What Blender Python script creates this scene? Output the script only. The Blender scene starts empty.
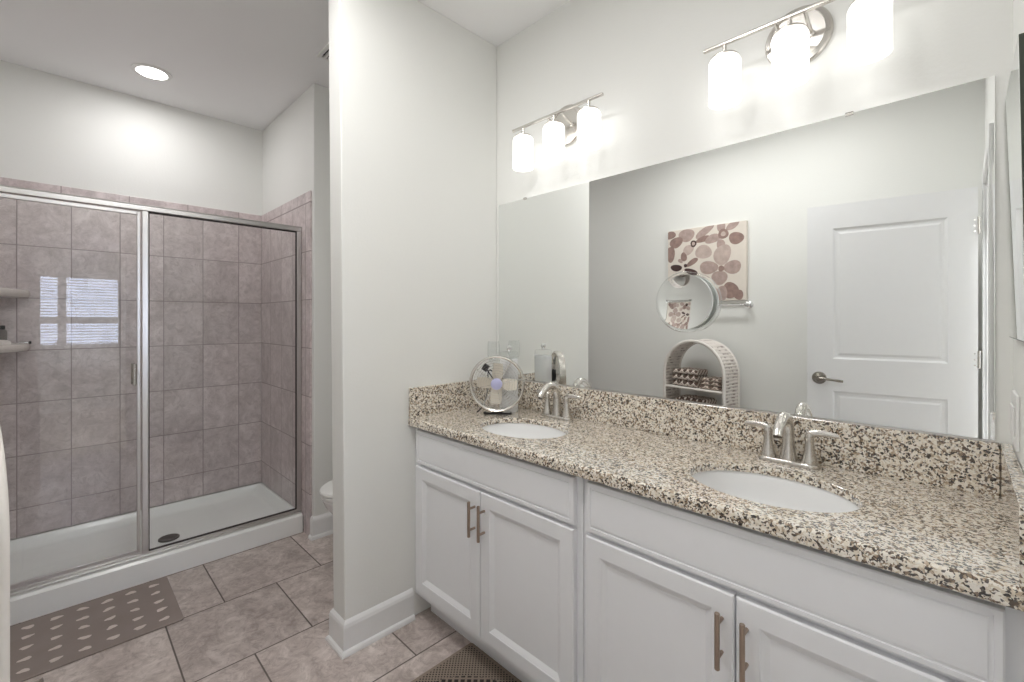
import bpy, bmesh, math, random
from mathutils import Vector, Matrix
PI = math.pi
S = bpy.context.scene
COL = S.collection
random.seed(7)

# ------------------------------------------------------------------ camera
cam_d = bpy.data.cameras.new('camera')
cam = bpy.data.objects.new('camera', cam_d)
COL.objects.link(cam)
cam.location = (1.75, -1.637, 1.337)
cam.rotation_euler = (PI / 2, 0, PI / 4)
cam_d.sensor_width = 36.0
cam_d.lens = 451.0 / 1024.0 * 36.0
cam_d.shift_y = -21.0 / 1024.0
cam_d.clip_start = 0.02
S.camera = cam

# ------------------------------------------------------------------ world, exposure, lights
w = bpy.data.worlds.new('sky'); S.world = w
w.use_nodes = True
bg = w.node_tree.nodes['Background']
bg.inputs[0].default_value = (0.74, 0.81, 1.0, 1)
bg.inputs[1].default_value = 9.0
S.view_settings.view_transform = 'Standard'
S.view_settings.look = 'None'
S.view_settings.gamma = 1.0
S.view_settings.use_curve_mapping = False
S.view_settings.exposure = 0.17
cy = S.cycles
cy.use_denoising = True
cy.max_bounces = 14
cy.diffuse_bounces = 9
cy.glossy_bounces = 8
cy.transmission_bounces = 10
cy.transparent_max_bounces = 24
cy.caustics_reflective = True
cy.blur_glossy = 0.6
cy.caustics_refractive = False
cy.sample_clamp_indirect = 4.0
SHADE_EMIT = 1.35

def area_lamp(name, loc, size, power, rot=(0, 0, 0), color=(1, 1, 1), spread=PI):
    d = bpy.data.lights.new(name, 'AREA'); d.shape = 'DISK'; d.size = size; d.energy = power
    d.color = color; d.spread = spread
    o = bpy.data.objects.new(name, d); o.location = loc; o.rotation_euler = rot
    COL.objects.link(o); return o
CAN_SHOWER = (-1.611, -1.26)
FILL_VANITY = (1.00, -1.30)  # added fill light out of view, evens out the vanity side
FILL_ENTRY = (.30, -1.26)  # second unseen fill, added to lift the general room light
FILL_BED = (2.25, 0.55)  # bedroom fill added out of view, brightens the bath through the doorway
area_lamp('shower_can_lamp', (*CAN_SHOWER, 2.775), 0.15, 4.0, color=(1.0, 0.98, 0.975))
area_lamp('bath_fill_lamp', (*FILL_VANITY, 2.768), 0.34, 4.9, color=(1.0, 0.985, 0.98))
area_lamp('entry_fill_lamp', (*FILL_ENTRY, 2.768), 0.34, 4.9, color=(1.0, 0.985, 0.98))
area_lamp('bedroom_fill_lamp', (*FILL_BED, 2.768), 0.34, 125, color=(.96, .98, 1))

# ------------------------------------------------------------------ node helpers
class NT:
    def __init__(s, name):
        s.m = bpy.data.materials.new(name); s.m.use_nodes = True
        s.t = s.m.node_tree; s.p = s.t.nodes['Principled BSDF']
        s.out = s.t.nodes['Material Output']
    def n(s, kind, **kw):
        x = s.t.nodes.new(kind)
        for k, v in kw.items(): setattr(x, k, v)
        return x
    def l(s, a, b): s.t.links.new(a, b)
    def val(s, sock, v):
        if isinstance(v, (int, float)): sock.default_value = v
        elif isinstance(v, (tuple, list)):
            sock.default_value = v if len(v) == len(sock.default_value) else (*v, 1)
        else: s.l(v, sock)
    def math(s, op, a, b=None, c=None):
        x = s.n('ShaderNodeMath', operation=op)
        s.val(x.inputs[0], a)
        if b is not None: s.val(x.inputs[1], b)
        if c is not None: s.val(x.inputs[2], c)
        return x.outputs[0]
    def mix(s, f, a, b, mode='MIX'):
        x = s.n('ShaderNodeMix', data_type='RGBA', blend_type=mode)
        s.val(x.inputs[0], f); s.val(x.inputs[6], a); s.val(x.inputs[7], b)
        return x.outputs[2]
    def ramp(s, f, stops, interp='LINEAR'):
        x = s.n('ShaderNodeValToRGB'); r = x.color_ramp; r.interpolation = interp
        while len(r.elements) < len(stops): r.elements.new(0.5)
        for e, (p, c) in zip(r.elements, stops):
            e.position = p; e.color = (c, c, c, 1) if isinstance(c, (int, float)) else (*c, 1)
        s.val(x.inputs[0], f); return x.outputs[0]
    def noise(s, vec, scale, detail=4, rough=0.55, dist=0.0):
        x = s.n('ShaderNodeTexNoise'); x.inputs['Scale'].default_value = scale
        x.inputs['Detail'].default_value = detail; x.inputs['Roughness'].default_value = rough
        x.inputs['Distortion'].default_value = dist
        if vec is not None: s.l(vec, x.inputs['Vector'])
        return x.outputs
    def obj(s): return s.n('ShaderNodeTexCoord').outputs['Object']
    def bump(s, h, strength=0.2, dist=0.01):
        x = s.n('ShaderNodeBump'); x.inputs['Strength'].default_value = strength
        x.inputs['Distance'].default_value = dist; s.l(h, x.inputs['Height'])
        s.l(x.outputs[0], s.p.inputs['Normal'])
    def set(s, **kw):
        for k, v in kw.items(): s.val(s.p.inputs[k.replace('_', ' ')], v)
        return s

def flat(name, col, rough=0.5, metal=0.0, var=0.03, scale=30, coat=0.0, bump=0.0):
    """paint, plastic or metal with a trace of tone variation so it stays procedural"""
    t = NT(name); f = t.noise(t.obj(), scale, 3)[0]
    a = tuple(max(0, c * (1 - var)) for c in col); b = tuple(min(1, c * (1 + var)) for c in col)
    t.set(Base_Color=t.mix(f, a, b), Roughness=rough, Metallic=metal)
    if coat: t.p.inputs['Coat Weight'].default_value = coat
    if bump: t.bump(f, bump, 0.002)
    return t.m

def wall_paint(name, col, bump=0.12):
    t = NT(name); v = t.obj()
    t.set(Base_Color=t.mix(t.noise(v, 2.0, 2)[0], tuple(c * .985 for c in col), tuple(c * 1.015 for c in col)), Roughness=0.6)
    t.bump(t.noise(v, 95, 3)[0], bump, 0.004)
    return t.m

def tile_cells(t, U, V, wd, ht, grout, offs):
    """returns grout mask (1 in the joint) and a per tile random vector"""
    row = t.math('FLOOR', t.math('DIVIDE', V, ht))
    u2 = t.math('ADD', t.math('DIVIDE', U, wd), t.math('MULTIPLY', row, offs))
    fu = t.math('FRACT', u2); fv = t.math('FRACT', t.math('DIVIDE', V, ht))
    du = t.math('MULTIPLY', t.math('MINIMUM', fu, t.math('SUBTRACT', 1, fu)), wd)
    dv = t.math('MULTIPLY', t.math('MINIMUM', fv, t.math('SUBTRACT', 1, fv)), ht)
    d = t.math('MINIMUM', du, dv)
    mr = t.n('ShaderNodeMapRange'); t.l(d, mr.inputs[0])
    mr.inputs[1].default_value = grout * .35; mr.inputs[2].default_value = grout * .65
    mr.inputs[3].default_value = 1; mr.inputs[4].default_value = 0
    c = t.n('ShaderNodeCombineXYZ'); t.l(t.math('FLOOR', u2), c.inputs[0]); t.l(row, c.inputs[1])
    wn = t.n('ShaderNodeTexWhiteNoise', noise_dimensions='3D'); t.l(c.outputs[0], wn.inputs[0])
    return mr.outputs[0], wn.outputs

def stone_tile(name, axes, org, wd, ht, grout, offs, dark, mid, light, groutc, rough, border=None):
    t = NT(name); v = t.obj()
    sx = t.n('ShaderNodeSeparateXYZ'); t.l(v, sx.inputs[0])
    U = t.math('SUBTRACT', sx.outputs[axes[0]], org[0]); V = t.math('SUBTRACT', sx.outputs[axes[1]], org[1])
    g, rnd = tile_cells(t, U, V, wd, ht, grout, offs)
    if border:      # narrow listello row above this height
        zt, bw = border
        g2, rnd2 = tile_cells(t, U, t.math('SUBTRACT', sx.outputs[2], zt), bw, 0.5, grout, 0)
        up = t.math('GREATER_THAN', sx.outputs[2], zt)
        mm = t.n('ShaderNodeMix', data_type='FLOAT'); t.l(up, mm.inputs[0]); t.l(g, mm.inputs[2]); t.l(g2, mm.inputs[3]); g = mm.outputs[0]
    sh = t.n('ShaderNodeVectorMath', operation='MULTIPLY_ADD')
    t.l(rnd[1], sh.inputs[0]); sh.inputs[1].default_value = (7, 7, 7); t.l(v, sh.inputs[2])
    pv = sh.outputs[0]
    n1 = t.noise(pv, 9, 9, .74, .7)[0]
    n2 = t.noise(pv, 20, 7, .72, 1.6)[0]
    c = t.ramp(n1, [(.28, dark), (.50, mid), (.70, light)])
    c = t.mix(t.math('MULTIPLY', t.ramp(n2, [(.51, 0.0), (.62, 1.0)]), .55), c, dark)
    c = t.mix(t.math('MULTIPLY', t.ramp(n2, [(.34, 1.0), (.44, 0.0)]), .50), c, light)
    tone = t.n('ShaderNodeMapRange'); t.l(rnd[0], tone.inputs[0]); tone.inputs[3].default_value = .92; tone.inputs[4].default_value = 1.08
    vm = t.n('ShaderNodeVectorMath', operation='SCALE'); t.l(c, vm.inputs[0]); t.l(tone.outputs[0], vm.inputs[3])
    t.set(Base_Color=t.mix(g, vm.outputs[0], groutc), Roughness=t.math('ADD', rough, t.math('MULTIPLY', g, .4)))
    hh = t.math('ADD', t.math('SUBTRACT', 1, g), t.math('MULTIPLY', n2, .12))
    t.bump(hh, .35, .002)
    return t.m

def granite(name):
    t = NT(name); v = t.obj()
    d = t.noise(v, 60, 2)[1]
    wv = t.n('ShaderNodeVectorMath', operation='MULTIPLY_ADD'); t.l(d, wv.inputs[0]); wv.inputs[1].default_value = (.012,) * 3; t.l(v, wv.inputs[2])
    def vor(scale):
        x = t.n('ShaderNodeTexVoronoi'); x.inputs['Scale'].default_value = scale; t.l(wv.outputs[0], x.inputs['Vector'])
        s = t.n('ShaderNodeSeparateColor'); t.l(x.outputs['Color'], s.inputs[0]); return s.outputs
    a = vor(185); b = vor(310)
    cl = t.noise(v, 70, 3)[0]
    r = t.math('ADD', t.math('MULTIPLY', a[0], .72), t.math('MULTIPLY', cl, .50))
    base = t.ramp(r, [(0, (.036, .027, .021)), (.325, (.115, .082, .060)), (.40, (.265, .195, .135)), (.48, (.48, .385, .285)),
                      (.56, (.67, .59, .475)), (.67, (.78, .715, .61)), (.82, (.85, .805, .73))], 'CONSTANT')
    sp = t.math('GREATER_THAN', b[1], .90)
    c = t.mix(sp, base, (.11, .095, .088))
    c = t.mix(t.math('GREATER_THAN', b[2], .88), c, (.80, .76, .69))
    t.set(Base_Color=c, Roughness=.12); t.p.inputs['Coat Weight'].default_value = .7; t.p.inputs['IOR'].default_value = 1.6
    t.p.inputs['Coat Roughness'].default_value = .05
    return t.m

def clear_glass(name, tint=(.97, .985, .98), ior=1.5, rough=0.0):
    """thin architectural glass: transparent with Fresnel reflection on each face"""
    t = NT(name); t.t.nodes.remove(t.p)
    tr = t.n('ShaderNodeBsdfTransparent'); tr.inputs[0].default_value = (*tint, 1)
    gl = t.n('ShaderNodeBsdfGlossy'); gl.inputs['Roughness'].default_value = rough
    geo = t.n('ShaderNodeNewGeometry'); dp = t.n('ShaderNodeVectorMath', operation='DOT_PRODUCT')
    t.l(geo.outputs['Normal'], dp.inputs[0]); t.l(geo.outputs['Incoming'], dp.inputs[1])
    f0 = ((ior - 1) / (ior + 1)) ** 2
    k = t.math('POWER', t.math('SUBTRACT', 1, t.math('MINIMUM', t.math('ABSOLUTE', dp.outputs['Value']), 1)), 5)
    fr = t.math('MULTIPLY_ADD', k, 1 - f0, f0)
    mx = t.n('ShaderNodeMixShader'); t.l(fr, mx.inputs[0]); t.l(tr.outputs[0], mx.inputs[1]); t.l(gl.outputs[0], mx.inputs[2])
    t.l(mx.outputs[0], t.out.inputs[0]); return t.m

def emitter(name, col, strength):
    t = NT(name); t.set(Base_Color=(.9, .9, .9), Roughness=.4)
    t.p.inputs['Emission Color'].default_value = (*col, 1); t.p.inputs['Emission Strength'].default_value = strength
    return t.m

M = {}
M['wall'] = wall_paint('sage_white_wall_paint', (.80, .806, .785))
M['ceiling'] = wall_paint('ceiling_paint', (.89, .89, .90), .06)
M['trim'] = flat('white_trim_paint', (.80, .805, .81), .35)
M['cabinet'] = flat('white_cabinet_paint', (.80, .81, .835), .38, var=.012)
M['door'] = flat('white_door_paint', (.78, .785, .80), .40, var=.012)
M['floor'] = stone_tile('floor_tile', (1, 0), (-1.088 + .22625, -.722 - .4655 * 4), .4525, .4655, .006, .5,
                        (.285, .235, .215), (.51, .443, .413), (.72, .65, .615), (.13, .108, .097), .32)
SH = dict(dark=(.425, .36, .36), mid=(.60, .52, .522), light=(.75, .67, .67), groutc=(.33, .275, .273), rough=.28)
M['tile_back'] = stone_tile('shower_tile_back', (1, 2), (-.707, .263), .2215, .300, .005, 0, border=(2.066, .31), **SH)
M['tile_side'] = stone_tile('shower_tile_side', (0, 2), (-1.60, .263), .2215, .300, .005, 0, border=(2.066, .31), **SH)
M['granite'] = granite('speckled_granite')
M['mirror'] = flat('silvered_glass', (.90, .915, .905), 0.0, 1.0, var=0)
M['chrome'] = flat('polished_chrome', (.80, .80, .81), .10, 1.0, var=.01)
M['nickel'] = flat('brushed_nickel', (.66, .635, .60), .26, 1.0, var=.04, scale=80)
M['satin'] = flat('satin_aluminium', (.70, .69, .68), .30, 1.0, var=.03, scale=60)
M['bronze'] = flat('champagne_bronze_handle', (.42, .335, .275), .32, 1.0, var=.06, scale=90)
M['aged'] = flat('aged_pewter', (.36, .335, .30), .25, 1.0, var=.05)
M['rubber'] = flat('dark_gasket', (.06, .05, .05), .6)
M['porcelain'] = flat('white_porcelain', (.84, .845, .85), .08, coat=.4, var=.006)
M['acrylic'] = flat('white_acrylic_pan', (.86, .87, .865), .22, var=.01)
M['glass'] = clear_glass('shower_glass')
M['clear'] = clear_glass('clear_glassware', (.985, .99, .99), 1.40)
M['pane'] = clear_glass('window_glass', (.97, .98, 1))
M['shade'] = emitter('lit_opal_glass', (1, .985, .96), SHADE_EMIT)
M['can'] = emitter('lit_downlight_lens', (1, .98, .95), 14)
M['dark'] = flat('black_plastic', (.02, .02, .022), .45)
M['darkframe'] = flat('dark_green_black_frame', (.045, .055, .04), .4)
M['plate'] = flat('white_plastic', (.82, .82, .81), .35)
M['carpet'] = flat('beige_carpet', (.42, .38, .33), .95, var=.12, scale=200)
M['bedwall'] = wall_paint('bedroom_wall_paint', (.72, .72, .70))

# ------------------------------------------------------------------ mesh helpers
def box(bm, lo, hi, mat=None):
    vs = [bm.verts.new((x, y, z)) for z in (lo[2], hi[2]) for y in (lo[1], hi[1]) for x in (lo[0], hi[0])]
    for f in ((0, 2, 3, 1), (4, 5, 7, 6), (0, 1, 5, 4), (2, 6, 7, 3), (0, 4, 6, 2), (1, 3, 7, 5)):
        bm.faces.new([vs[i] for i in f])
    return vs
def rings(bm, loops, close_first=True, close_last=True, cyclic=False):
    """skin successive vertex loops of equal length"""
    L = [[bm.verts.new(p) for p in lp] for lp in loops]
    n = len(L[0]); pairs = list(zip(L, L[1:])) + ([(L[-1], L[0])] if cyclic else [])
    for a, b in pairs:
        for i in range(n):
            j = (i + 1) % n
            bm.faces.new((a[i], a[j], b[j], b[i]))
    if not cyclic:
        if close_first: bm.faces.new(L[0][::-1])
        if close_last: bm.faces.new(L[-1])
    return L
def lathe(bm, prof, c=(0, 0, 0), axis='Z', n=32, sx=1, sy=1, caps=(True, True)):
    """profile of (radius, height) turned about an axis through c"""
    lo = []
    for r, h in prof:
        r = max(r, 1e-4); lp = []
        for i in range(n):
            a = 2 * PI * i / n; p = (r * sx * math.cos(a), r * sy * math.sin(a), h)
            if axis == 'Y': p = (p[0], -p[2], p[1])       # height runs towards -Y
            elif axis == 'X': p = (p[2], p[1], p[0])
            lp.append((p[0] + c[0], p[1] + c[1], p[2] + c[2]))
        lo.append(lp)
    rings(bm, lo, *caps)
def tube(bm, pts, r, n=10, cyclic=False, sq=1.0):
    """round bar along a polyline; r may be a list of radii"""
    pts = [Vector(p) for p in pts]; m = len(pts)
    rr = r if isinstance(r, (list, tuple)) else [r] * m
    lo = []; prev = None
    for i, p in enumerate(pts):
        if cyclic: d = pts[(i + 1) % m] - pts[i - 1]
        else: d = pts[min(i + 1, m - 1)] - pts[max(i - 1, 0)]
        d.normalize()
        if prev is None:
            u = Vector((0, 0, 1)) if abs(d.z) < .9 else Vector((1, 0, 0))
            u = (u - d * u.dot(d)).normalized()
        else: u = (prev - d * prev.dot(d)).normalized()
        prev = u; v = d.cross(u)
        lo.append([p + (u * math.cos(2 * PI * k / n) + v * math.sin(2 * PI * k / n) * sq) * rr[i] for k in range(n)])
    rings(bm, lo, cyclic=cyclic)
def bez(p0, p1, p2, p3, n=12):
    P = [Vector(p) for p in (p0, p1, p2, p3)]
    return [P[0] * (1 - t) ** 3 + P[1] * 3 * t * (1 - t) ** 2 + P[2] * 3 * t * t * (1 - t) + P[3] * t ** 3 for t in [i / n for i in range(n + 1)]]
def panel(bm, x0, x1, z0, z1, y, steps):
    """rectangle facing -Y at y with concentric steps (inset, depth back)"""
    lo = [[(x0 + i, y + d, z0 + i), (x1 - i, y + d, z0 + i), (x1 - i, y + d, z1 - i), (x0 + i, y + d, z1 - i)] for i, d in steps]
    rings(bm, lo, close_first=False)
def prism(bm, poly, axis, a, b):
    """extrude a 2-D polygon along an axis; polygon in the other two axes in order"""
    def p(q, t):
        return {'X': (t, q[0], q[1]), 'Y': (q[0], t, q[1]), 'Z': (q[0], q[1], t)}[axis]
    rings(bm, [[p(q, a) for q in poly], [p(q, b) for q in poly]])
def rrect(x0, x1, y0, y1, r, n=5):
    out = []
    for cx, cyy, a0 in ((x1 - r, y1 - r, 0), (x0 + r, y1 - r, 1), (x0 + r, y0 + r, 2), (x1 - r, y0 + r, 3)):
        for i in range(n + 1):
            a = (a0 + i / n) * PI / 2; out.append((cx + r * math.cos(a), cyy + r * math.sin(a)))
    return out
def sweep(bm, path, prof):
    """profile (offset to the left of travel, z) mitred along a floor path"""
    pts = [Vector((x, y)) for x, y in path]; lo = []
    for i, p in enumerate(pts):
        ns = []
        for a, b in ((i - 1, i), (i, i + 1)):
            if a >= 0 and b < len(pts):
                d = (pts[b] - pts[a]).normalized(); ns.append(Vector((-d.y, d.x)))
        nn = sum(ns, Vector((0, 0))).normalized(); k = 1 / max(.3, nn.dot(ns[0]))
        lo.append([(p.x + nn.x * o * k, p.y + nn.y * o * k, z) for o, z in prof])
    rings(bm, lo)

def obj(name, bm, mat, parent=None, smooth=None, bevel=0, loc=None, rot=None, seg=2):
    bmesh.ops.recalc_face_normals(bm, faces=bm.faces)
    me = bpy.data.meshes.new(name); bm.to_mesh(me); bm.free()
    for m in (mat if isinstance(mat, list) else [mat]): me.materials.append(m)
    o = bpy.data.objects.new(name, me); COL.objects.link(o)
    if parent is not None: o.parent = parent
    if loc: o.location = loc
    if rot: o.rotation_euler = rot
    if bevel:
        b = o.modifiers.new('edge', 'BEVEL'); b.width = bevel; b.segments = seg; b.limit_method = 'ANGLE'; b.angle_limit = math.radians(40)
        b.harden_normals = False
    if smooth is not None:
        me.shade_auto_smooth(angle=smooth) if hasattr(me, 'shade_auto_smooth') else None
        for p in me.polygons: p.use_smooth = True
        try: me.set_sharp_from_angle(angle=smooth)
        except Exception: pass
    return o
A35 = math.radians(35)
def tag(o, label, cat, group=None):
    o['label'] = label; o['category'] = cat
    if group: o['group'] = group
    return o
def thing(name, label, cat, loc=(0, 0, 0), rz=0, group=None):
    o = bpy.data.objects.new(name, None); COL.objects.link(o); o.empty_display_size = .05
    o.location = loc; o.rotation_euler = (0, 0, rz)
    return tag(o, label, cat, group)
def struct(name, bm, mat, label, parent=None, **kw):
    o = obj(name, bm, mat, parent, **kw)
    if parent is None:
        o['kind'] = 'structure'; o['label'] = label; o['category'] = name.split('_')[0]
    return o
def dup(root, loc, rz=None, label=None):
    r = root.copy(); COL.objects.link(r); r.location = loc
    if rz is not None: r.rotation_euler = (0, 0, rz)
    if label: r['label'] = label
    for ch in list(root.children):
        c = ch.copy(); COL.objects.link(c); c.parent = r
        for g in list(ch.children):
            d = g.copy(); COL.objects.link(d); d.parent = c
    return r
def B(): return bmesh.new()

# ================================================================== SETTING
ZC = 2.79
XR = 1.836; YR = -2.03; XS = -2.04; YS = -.543
DY0, DY1, DH = -1.815, -1.05, 2.055        # doorway in the wall beside the vanity
b = B(); box(b, (-2.3, -2.3, -.1), (1.89, .15, 0)); struct('floor', b, M['floor'], 'beige and mauve stone look floor tiles of the bathroom')
b = B(); box(b, (1.89, -4.0, -.1), (5.2, 1.2, -.002)); struct('floor_bedroom', b, M['carpet'], 'beige carpet floor of the adjoining bedroom')
b = B(); box(b, (-2.3, -2.3, ZC), (1.89, .15, ZC + .1)); struct('ceiling', b, M['ceiling'], 'plain white bathroom ceiling above shower and vanity')
b = B(); box(b, (1.89, -4.0, ZC), (5.2, 1.2, ZC + .1)); struct('ceiling_bedroom', b, M['ceiling'], 'white ceiling of the adjoining bedroom')
b = B(); box(b, (-1.06, 0, 0), (XR + .12, .12, ZC)); struct('wall_vanity', b, M['wall'], 'pale wall carrying the vanity mirror and lamps')
b = B(); box(b, (-.11, -.853, 0), (0, 0, ZC))
for v in b.verts:
    if v.co.y < -.5: v.co.y = -.856 if v.co.z > 1 else -.832    # the end of the wall is a little out of plumb
struct('wall_partition', b, M['wall'], 'short pale partition wall at the end of the vanity', bevel=.006, seg=3)
b = B(); box(b, (-2.2, YS, 0), (-1.06, .12, ZC))
ws = struct('wall_shower_side', b, M['wall'], 'pale wall between shower and toilet nook', bevel=.006, seg=3)
b = B(); box(b, (XS + .0, YS - .012, .100), (-1.088, YS, 2.134)); box(b, (-1.193, YS - .012, .0), (-1.088, YS, .100)); struct('tile_cladding', b, M['tile_side'], '', ws, bevel=.002)
b = B(); box(b, (-2.2, YR, 0), (XS - .012, YS, ZC))
wb = struct('wall_shower_back', b, M['wall'], 'pale wall above the tiles at the back of the shower')
b = B(); box(b, (XS - .012, YR, .100), (XS, YS - .012, 2.134)); struct('tile_cladding', b, M['tile_back'], '', wb, bevel=.002)
b = B(); box(b, (-2.2, YR - .12, 0), (XR + .12, YR, ZC))
wr = struct('wall_rear', b, M['wall'], 'pale rear wall with picture and towel bar, seen in the vanity mirror')
b = B(); box(b, (XS, YR, .100), (-1.088, YR + .012, 2.134)); struct('tile_cladding', b, M['tile_side'], '', wr, bevel=.002)
b = B()
box(b, (XR, DY1, 0), (XR + .12, 0, ZC)); box(b, (XR, YR, 0), (XR + .12, DY0, ZC)); box(b, (XR, DY0, DH), (XR + .12, DY1, ZC))
struct('wall_right', b, M['wall'], 'pale wall with the doorway beside the vanity')
PROF = [(0, 0), (.024, 0), (.024, .008), (.020, .017), (.013, .022), (.013, .108), (.010, .120), (.005, .128), (0, .134)]
def skirting(name, path, label):
    bb = B(); sweep(bb, path, PROF); struct(name, bb, M['trim'], label)
skirting('baseboard_partition', [(-.11, -.02), (-.11, -.832), (0, -.832), (0, -.52)][::-1], 'white baseboard wrapping the end of the partition wall')
skirting('baseboard_nook', [(-1.087, YS), (-1.06, YS), (-1.06, -.001)][::-1], 'white baseboard on the wall beside the toilet')
skirting('baseboard_rear', [(XR - .02, YR), (-1.08, YR)][::-1][::-1], 'white baseboard along the rear wall')
skirting('baseboard_right', [(XR, -.53), (XR, DY1 + .07)], 'white baseboard between vanity and doorway')
# doorway lining and casing
b = B(); c = .065
box(b, (XR - .014, DY1 - .004, 0), (XR, DY1 + c, DH + c)); box(b, (XR - .014, DY0 - c, 0), (XR, DY0 + .004, DH + c)); box(b, (XR - .014, DY0 + .004, DH - .004), (XR, DY1 - .004, DH + c))
box(b, (XR + .12, DY1 - .004, 0), (XR + .134, DY1 + c, DH + c)); box(b, (XR + .12, DY0 - c, 0), (XR + .134, DY0 + .004, DH + c)); box(b, (XR + .12, DY0 + .004, DH - .004), (XR + .134, DY1 - .004, DH + c))
box(b, (XR, DY1 - .016, 0), (XR + .12, DY1, DH)); box(b, (XR, DY0, 0), (XR + .12, DY0 + .016, DH)); box(b, (XR, DY0 + .016, DH - .016), (XR + .12, DY1 - .016, DH))
struct('trim_1', b, M['trim'], 'white casing around the bathroom doorway', bevel=.003)

# ---------------------------------------------------------------- bathroom door, standing open behind the camera
DW, DT, DZ0, DZ1 = .755, .035, .012, 2.04
b = B()
xs = [0, .13, DW - .115, DW]; zs = [DZ0, .22, .905, 1.10, 1.895, DZ1]
for side in (0, 1):
    y = 0 if side == 0 else DT
    for i in range(3):
        for k in range(5):
            if i == 1 and k in (1, 3):
                st = [(0, 0), (.006, .004), (.012, .007), (.024, .007), (.036, .003), (.040, .003)]
                panel(b, xs[i], xs[i + 1], zs[k], zs[k + 1], y, [(a, d if side == 0 else -d) for a, d in st])
            else:
                vs = [b.verts.new(p) for p in ((xs[i], y, zs[k]), (xs[i + 1], y, zs[k]), (xs[i + 1], y, zs[k + 1]), (xs[i], y, zs[k + 1]))]
                b.faces.new(vs)
for q in (((0, DZ0), (DW, DZ0)), ((DW, DZ0), (DW, DZ1)), ((DW, DZ1), (0, DZ1)), ((0, DZ1), (0, DZ0))):
    vs = [b.verts.new(p) for p in ((q[0][0], 0, q[0][1]), (q[1][0], 0, q[1][1]), (q[1][0], DT, q[1][1]), (q[0][0], DT, q[0][1]))]; b.faces.new(vs)
bmesh.ops.remove_doubles(b, verts=b.verts, dist=1e-5)
# local x=0 is the latch edge, x=DW the hinge; the face at y=0 is flipped to look at +Y below
dr = struct('door_1', b, M['door'], 'white two panel door standing open, reflected in the vanity mirror')
DANG = math.radians(8.2)
def dplace(o):
    # rotate so that local +x (latch to hinge) points along the leaf, local -y looks at the mirror
    o.matrix_world = Matrix.Translation((1.806, -1.795, 0)) @ Matrix.Rotation(-DANG, 4, 'Z') @ Matrix.Translation((-DW, -DT, 0))
dplace(dr)
def lever(side):
    yy = DT if side else 0; s = 1 if side else -1
    bb = B()
    lathe(bb, [(.006, -.002), (.037, -.002), (.038, .005), (.034, .011), (.020, .012), (.013, .016), (.011, .040), (.013, .046)], (.062, 0, .98), 'Y', 28)
    tube(bb, bez((.062, -.046, .98), (.10, -.054, .98), (.13, -.052, .975), (.182, -.046, .970), 10), [.009, .009, .009, .0085, .008, .0075, .007, .007, .0075, .008, .007], 12)
    for vv in bb.verts: vv.co.y = yy - s * (-vv.co.y) * -1 if False else (yy + s * (-vv.co.y) * 1)
    return bb
h = obj('door_handle', lever(1), M['aged'], dr, A35); h['label'] = 'dark pewter lever handle with round rose'
obj('door_handle', lever(0), M['aged'], dr, A35)
for z in (.25, 1.127, 1.836):
    bb = B(); box(bb, (DW - .002, .004, z - .045), (DW + .0015, DT + .001, z + .045)); lathe(bb, [(.006, z - .046), (.006, z + .046)], (DW + .004, DT + .004, 0), 'Z', 12)
    for k in (-.03, 0, .03): lathe(bb, [(.004, 0), (.004, .001)], (DW - .012, DT + .001, z + k), 'Y', 8)
    hh = obj('hinge', bb, M['nickel'], dr, A35)
b = B(); box(b, (-.001, .010, .95), (.001, .025, 1.01)); obj('latch_plate', b, M['nickel'], dr)

# ---------------------------------------------------------------- adjoining bedroom with its window
WX = 5.0
WY0, WY1, WZ0, WZ1 = -1.80, -.79, .95, 1.99
b = B()
box(b, (WX, -4.0, 0), (WX + .15, WY0, ZC)); box(b, (WX, WY1, 0), (WX + .15, 1.2, ZC)); box(b, (WX, WY0, 0), (WX + .15, WY1, WZ0)); box(b, (WX, WY0, WZ1), (WX + .15, WY1, ZC))
struct('wall_bedroom_far', b, M['bedwall'], 'far bedroom wall with the bright window')
b = B(); box(b, (XR + .12, 1.05, 0), (WX, 1.2, ZC)); struct('wall_bedroom_side', b, M['bedwall'], 'bedroom side wall beyond the vanity wall')
b = B(); box(b, (XR + .12, -4.0, 0), (WX, -3.85, ZC)); struct('wall_bedroom_rear', b, M['bedwall'], 'bedroom side wall beyond the rear wall')
b = B(); box(b, (XR, -4.0, 0), (XR + .12, YR - .12, ZC)); box(b, (XR, .12, 0), (XR + .12, 1.2, ZC)); struct('wall_bedroom_near', b, M['bedwall'], 'bedroom side of the wall with the doorway')
b = B(); f = .045
box(b, (WX - .012, WY0 - .05, WZ0 - .02), (WX, WY0, WZ1 + .05)); box(b, (WX - .012, WY1, WZ0 - .02), (WX, WY1 + .05, WZ1 + .05)); box(b, (WX - .012, WY0, WZ1), (WX, WY1, WZ1 + .05)); box(b, (WX - .06, WY0 - .07, WZ0 - .03), (WX, WY1 + .07, WZ0))
win = struct('window_1', b, M['trim'], 'bright bedroom window mirrored in the shower door glass', bevel=.003)
b = B(); my = WY0 + .36
box(b, (WX + .04, WY0, WZ0), (WX + .09, WY0 + .03, WZ1)); box(b, (WX + .04, WY1 - .03, WZ0), (WX + .09, WY1, WZ1))
box(b, (WX + .04, WY0 + .03, WZ0), (WX + .09, WY1 - .03, WZ0 + .03)); box(b, (WX + .04, WY0 + .03, WZ1 - .03), (WX + .09, WY1 - .03, WZ1))
box(b, (WX + .03, my - .045, WZ0 + .03), (WX + .09, my + .045, WZ1 - .03))
zm = WZ0 + .385
box(b, (WX + .05, WY0 + .03, zm - .05), (WX + .09, my - .045, zm + .05)); box(b, (WX + .05, my + .045, zm - .05), (WX + .09, WY1 - .03, zm + .05))
obj('window_frame', b, M['trim'], win, bevel=.002)
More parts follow.
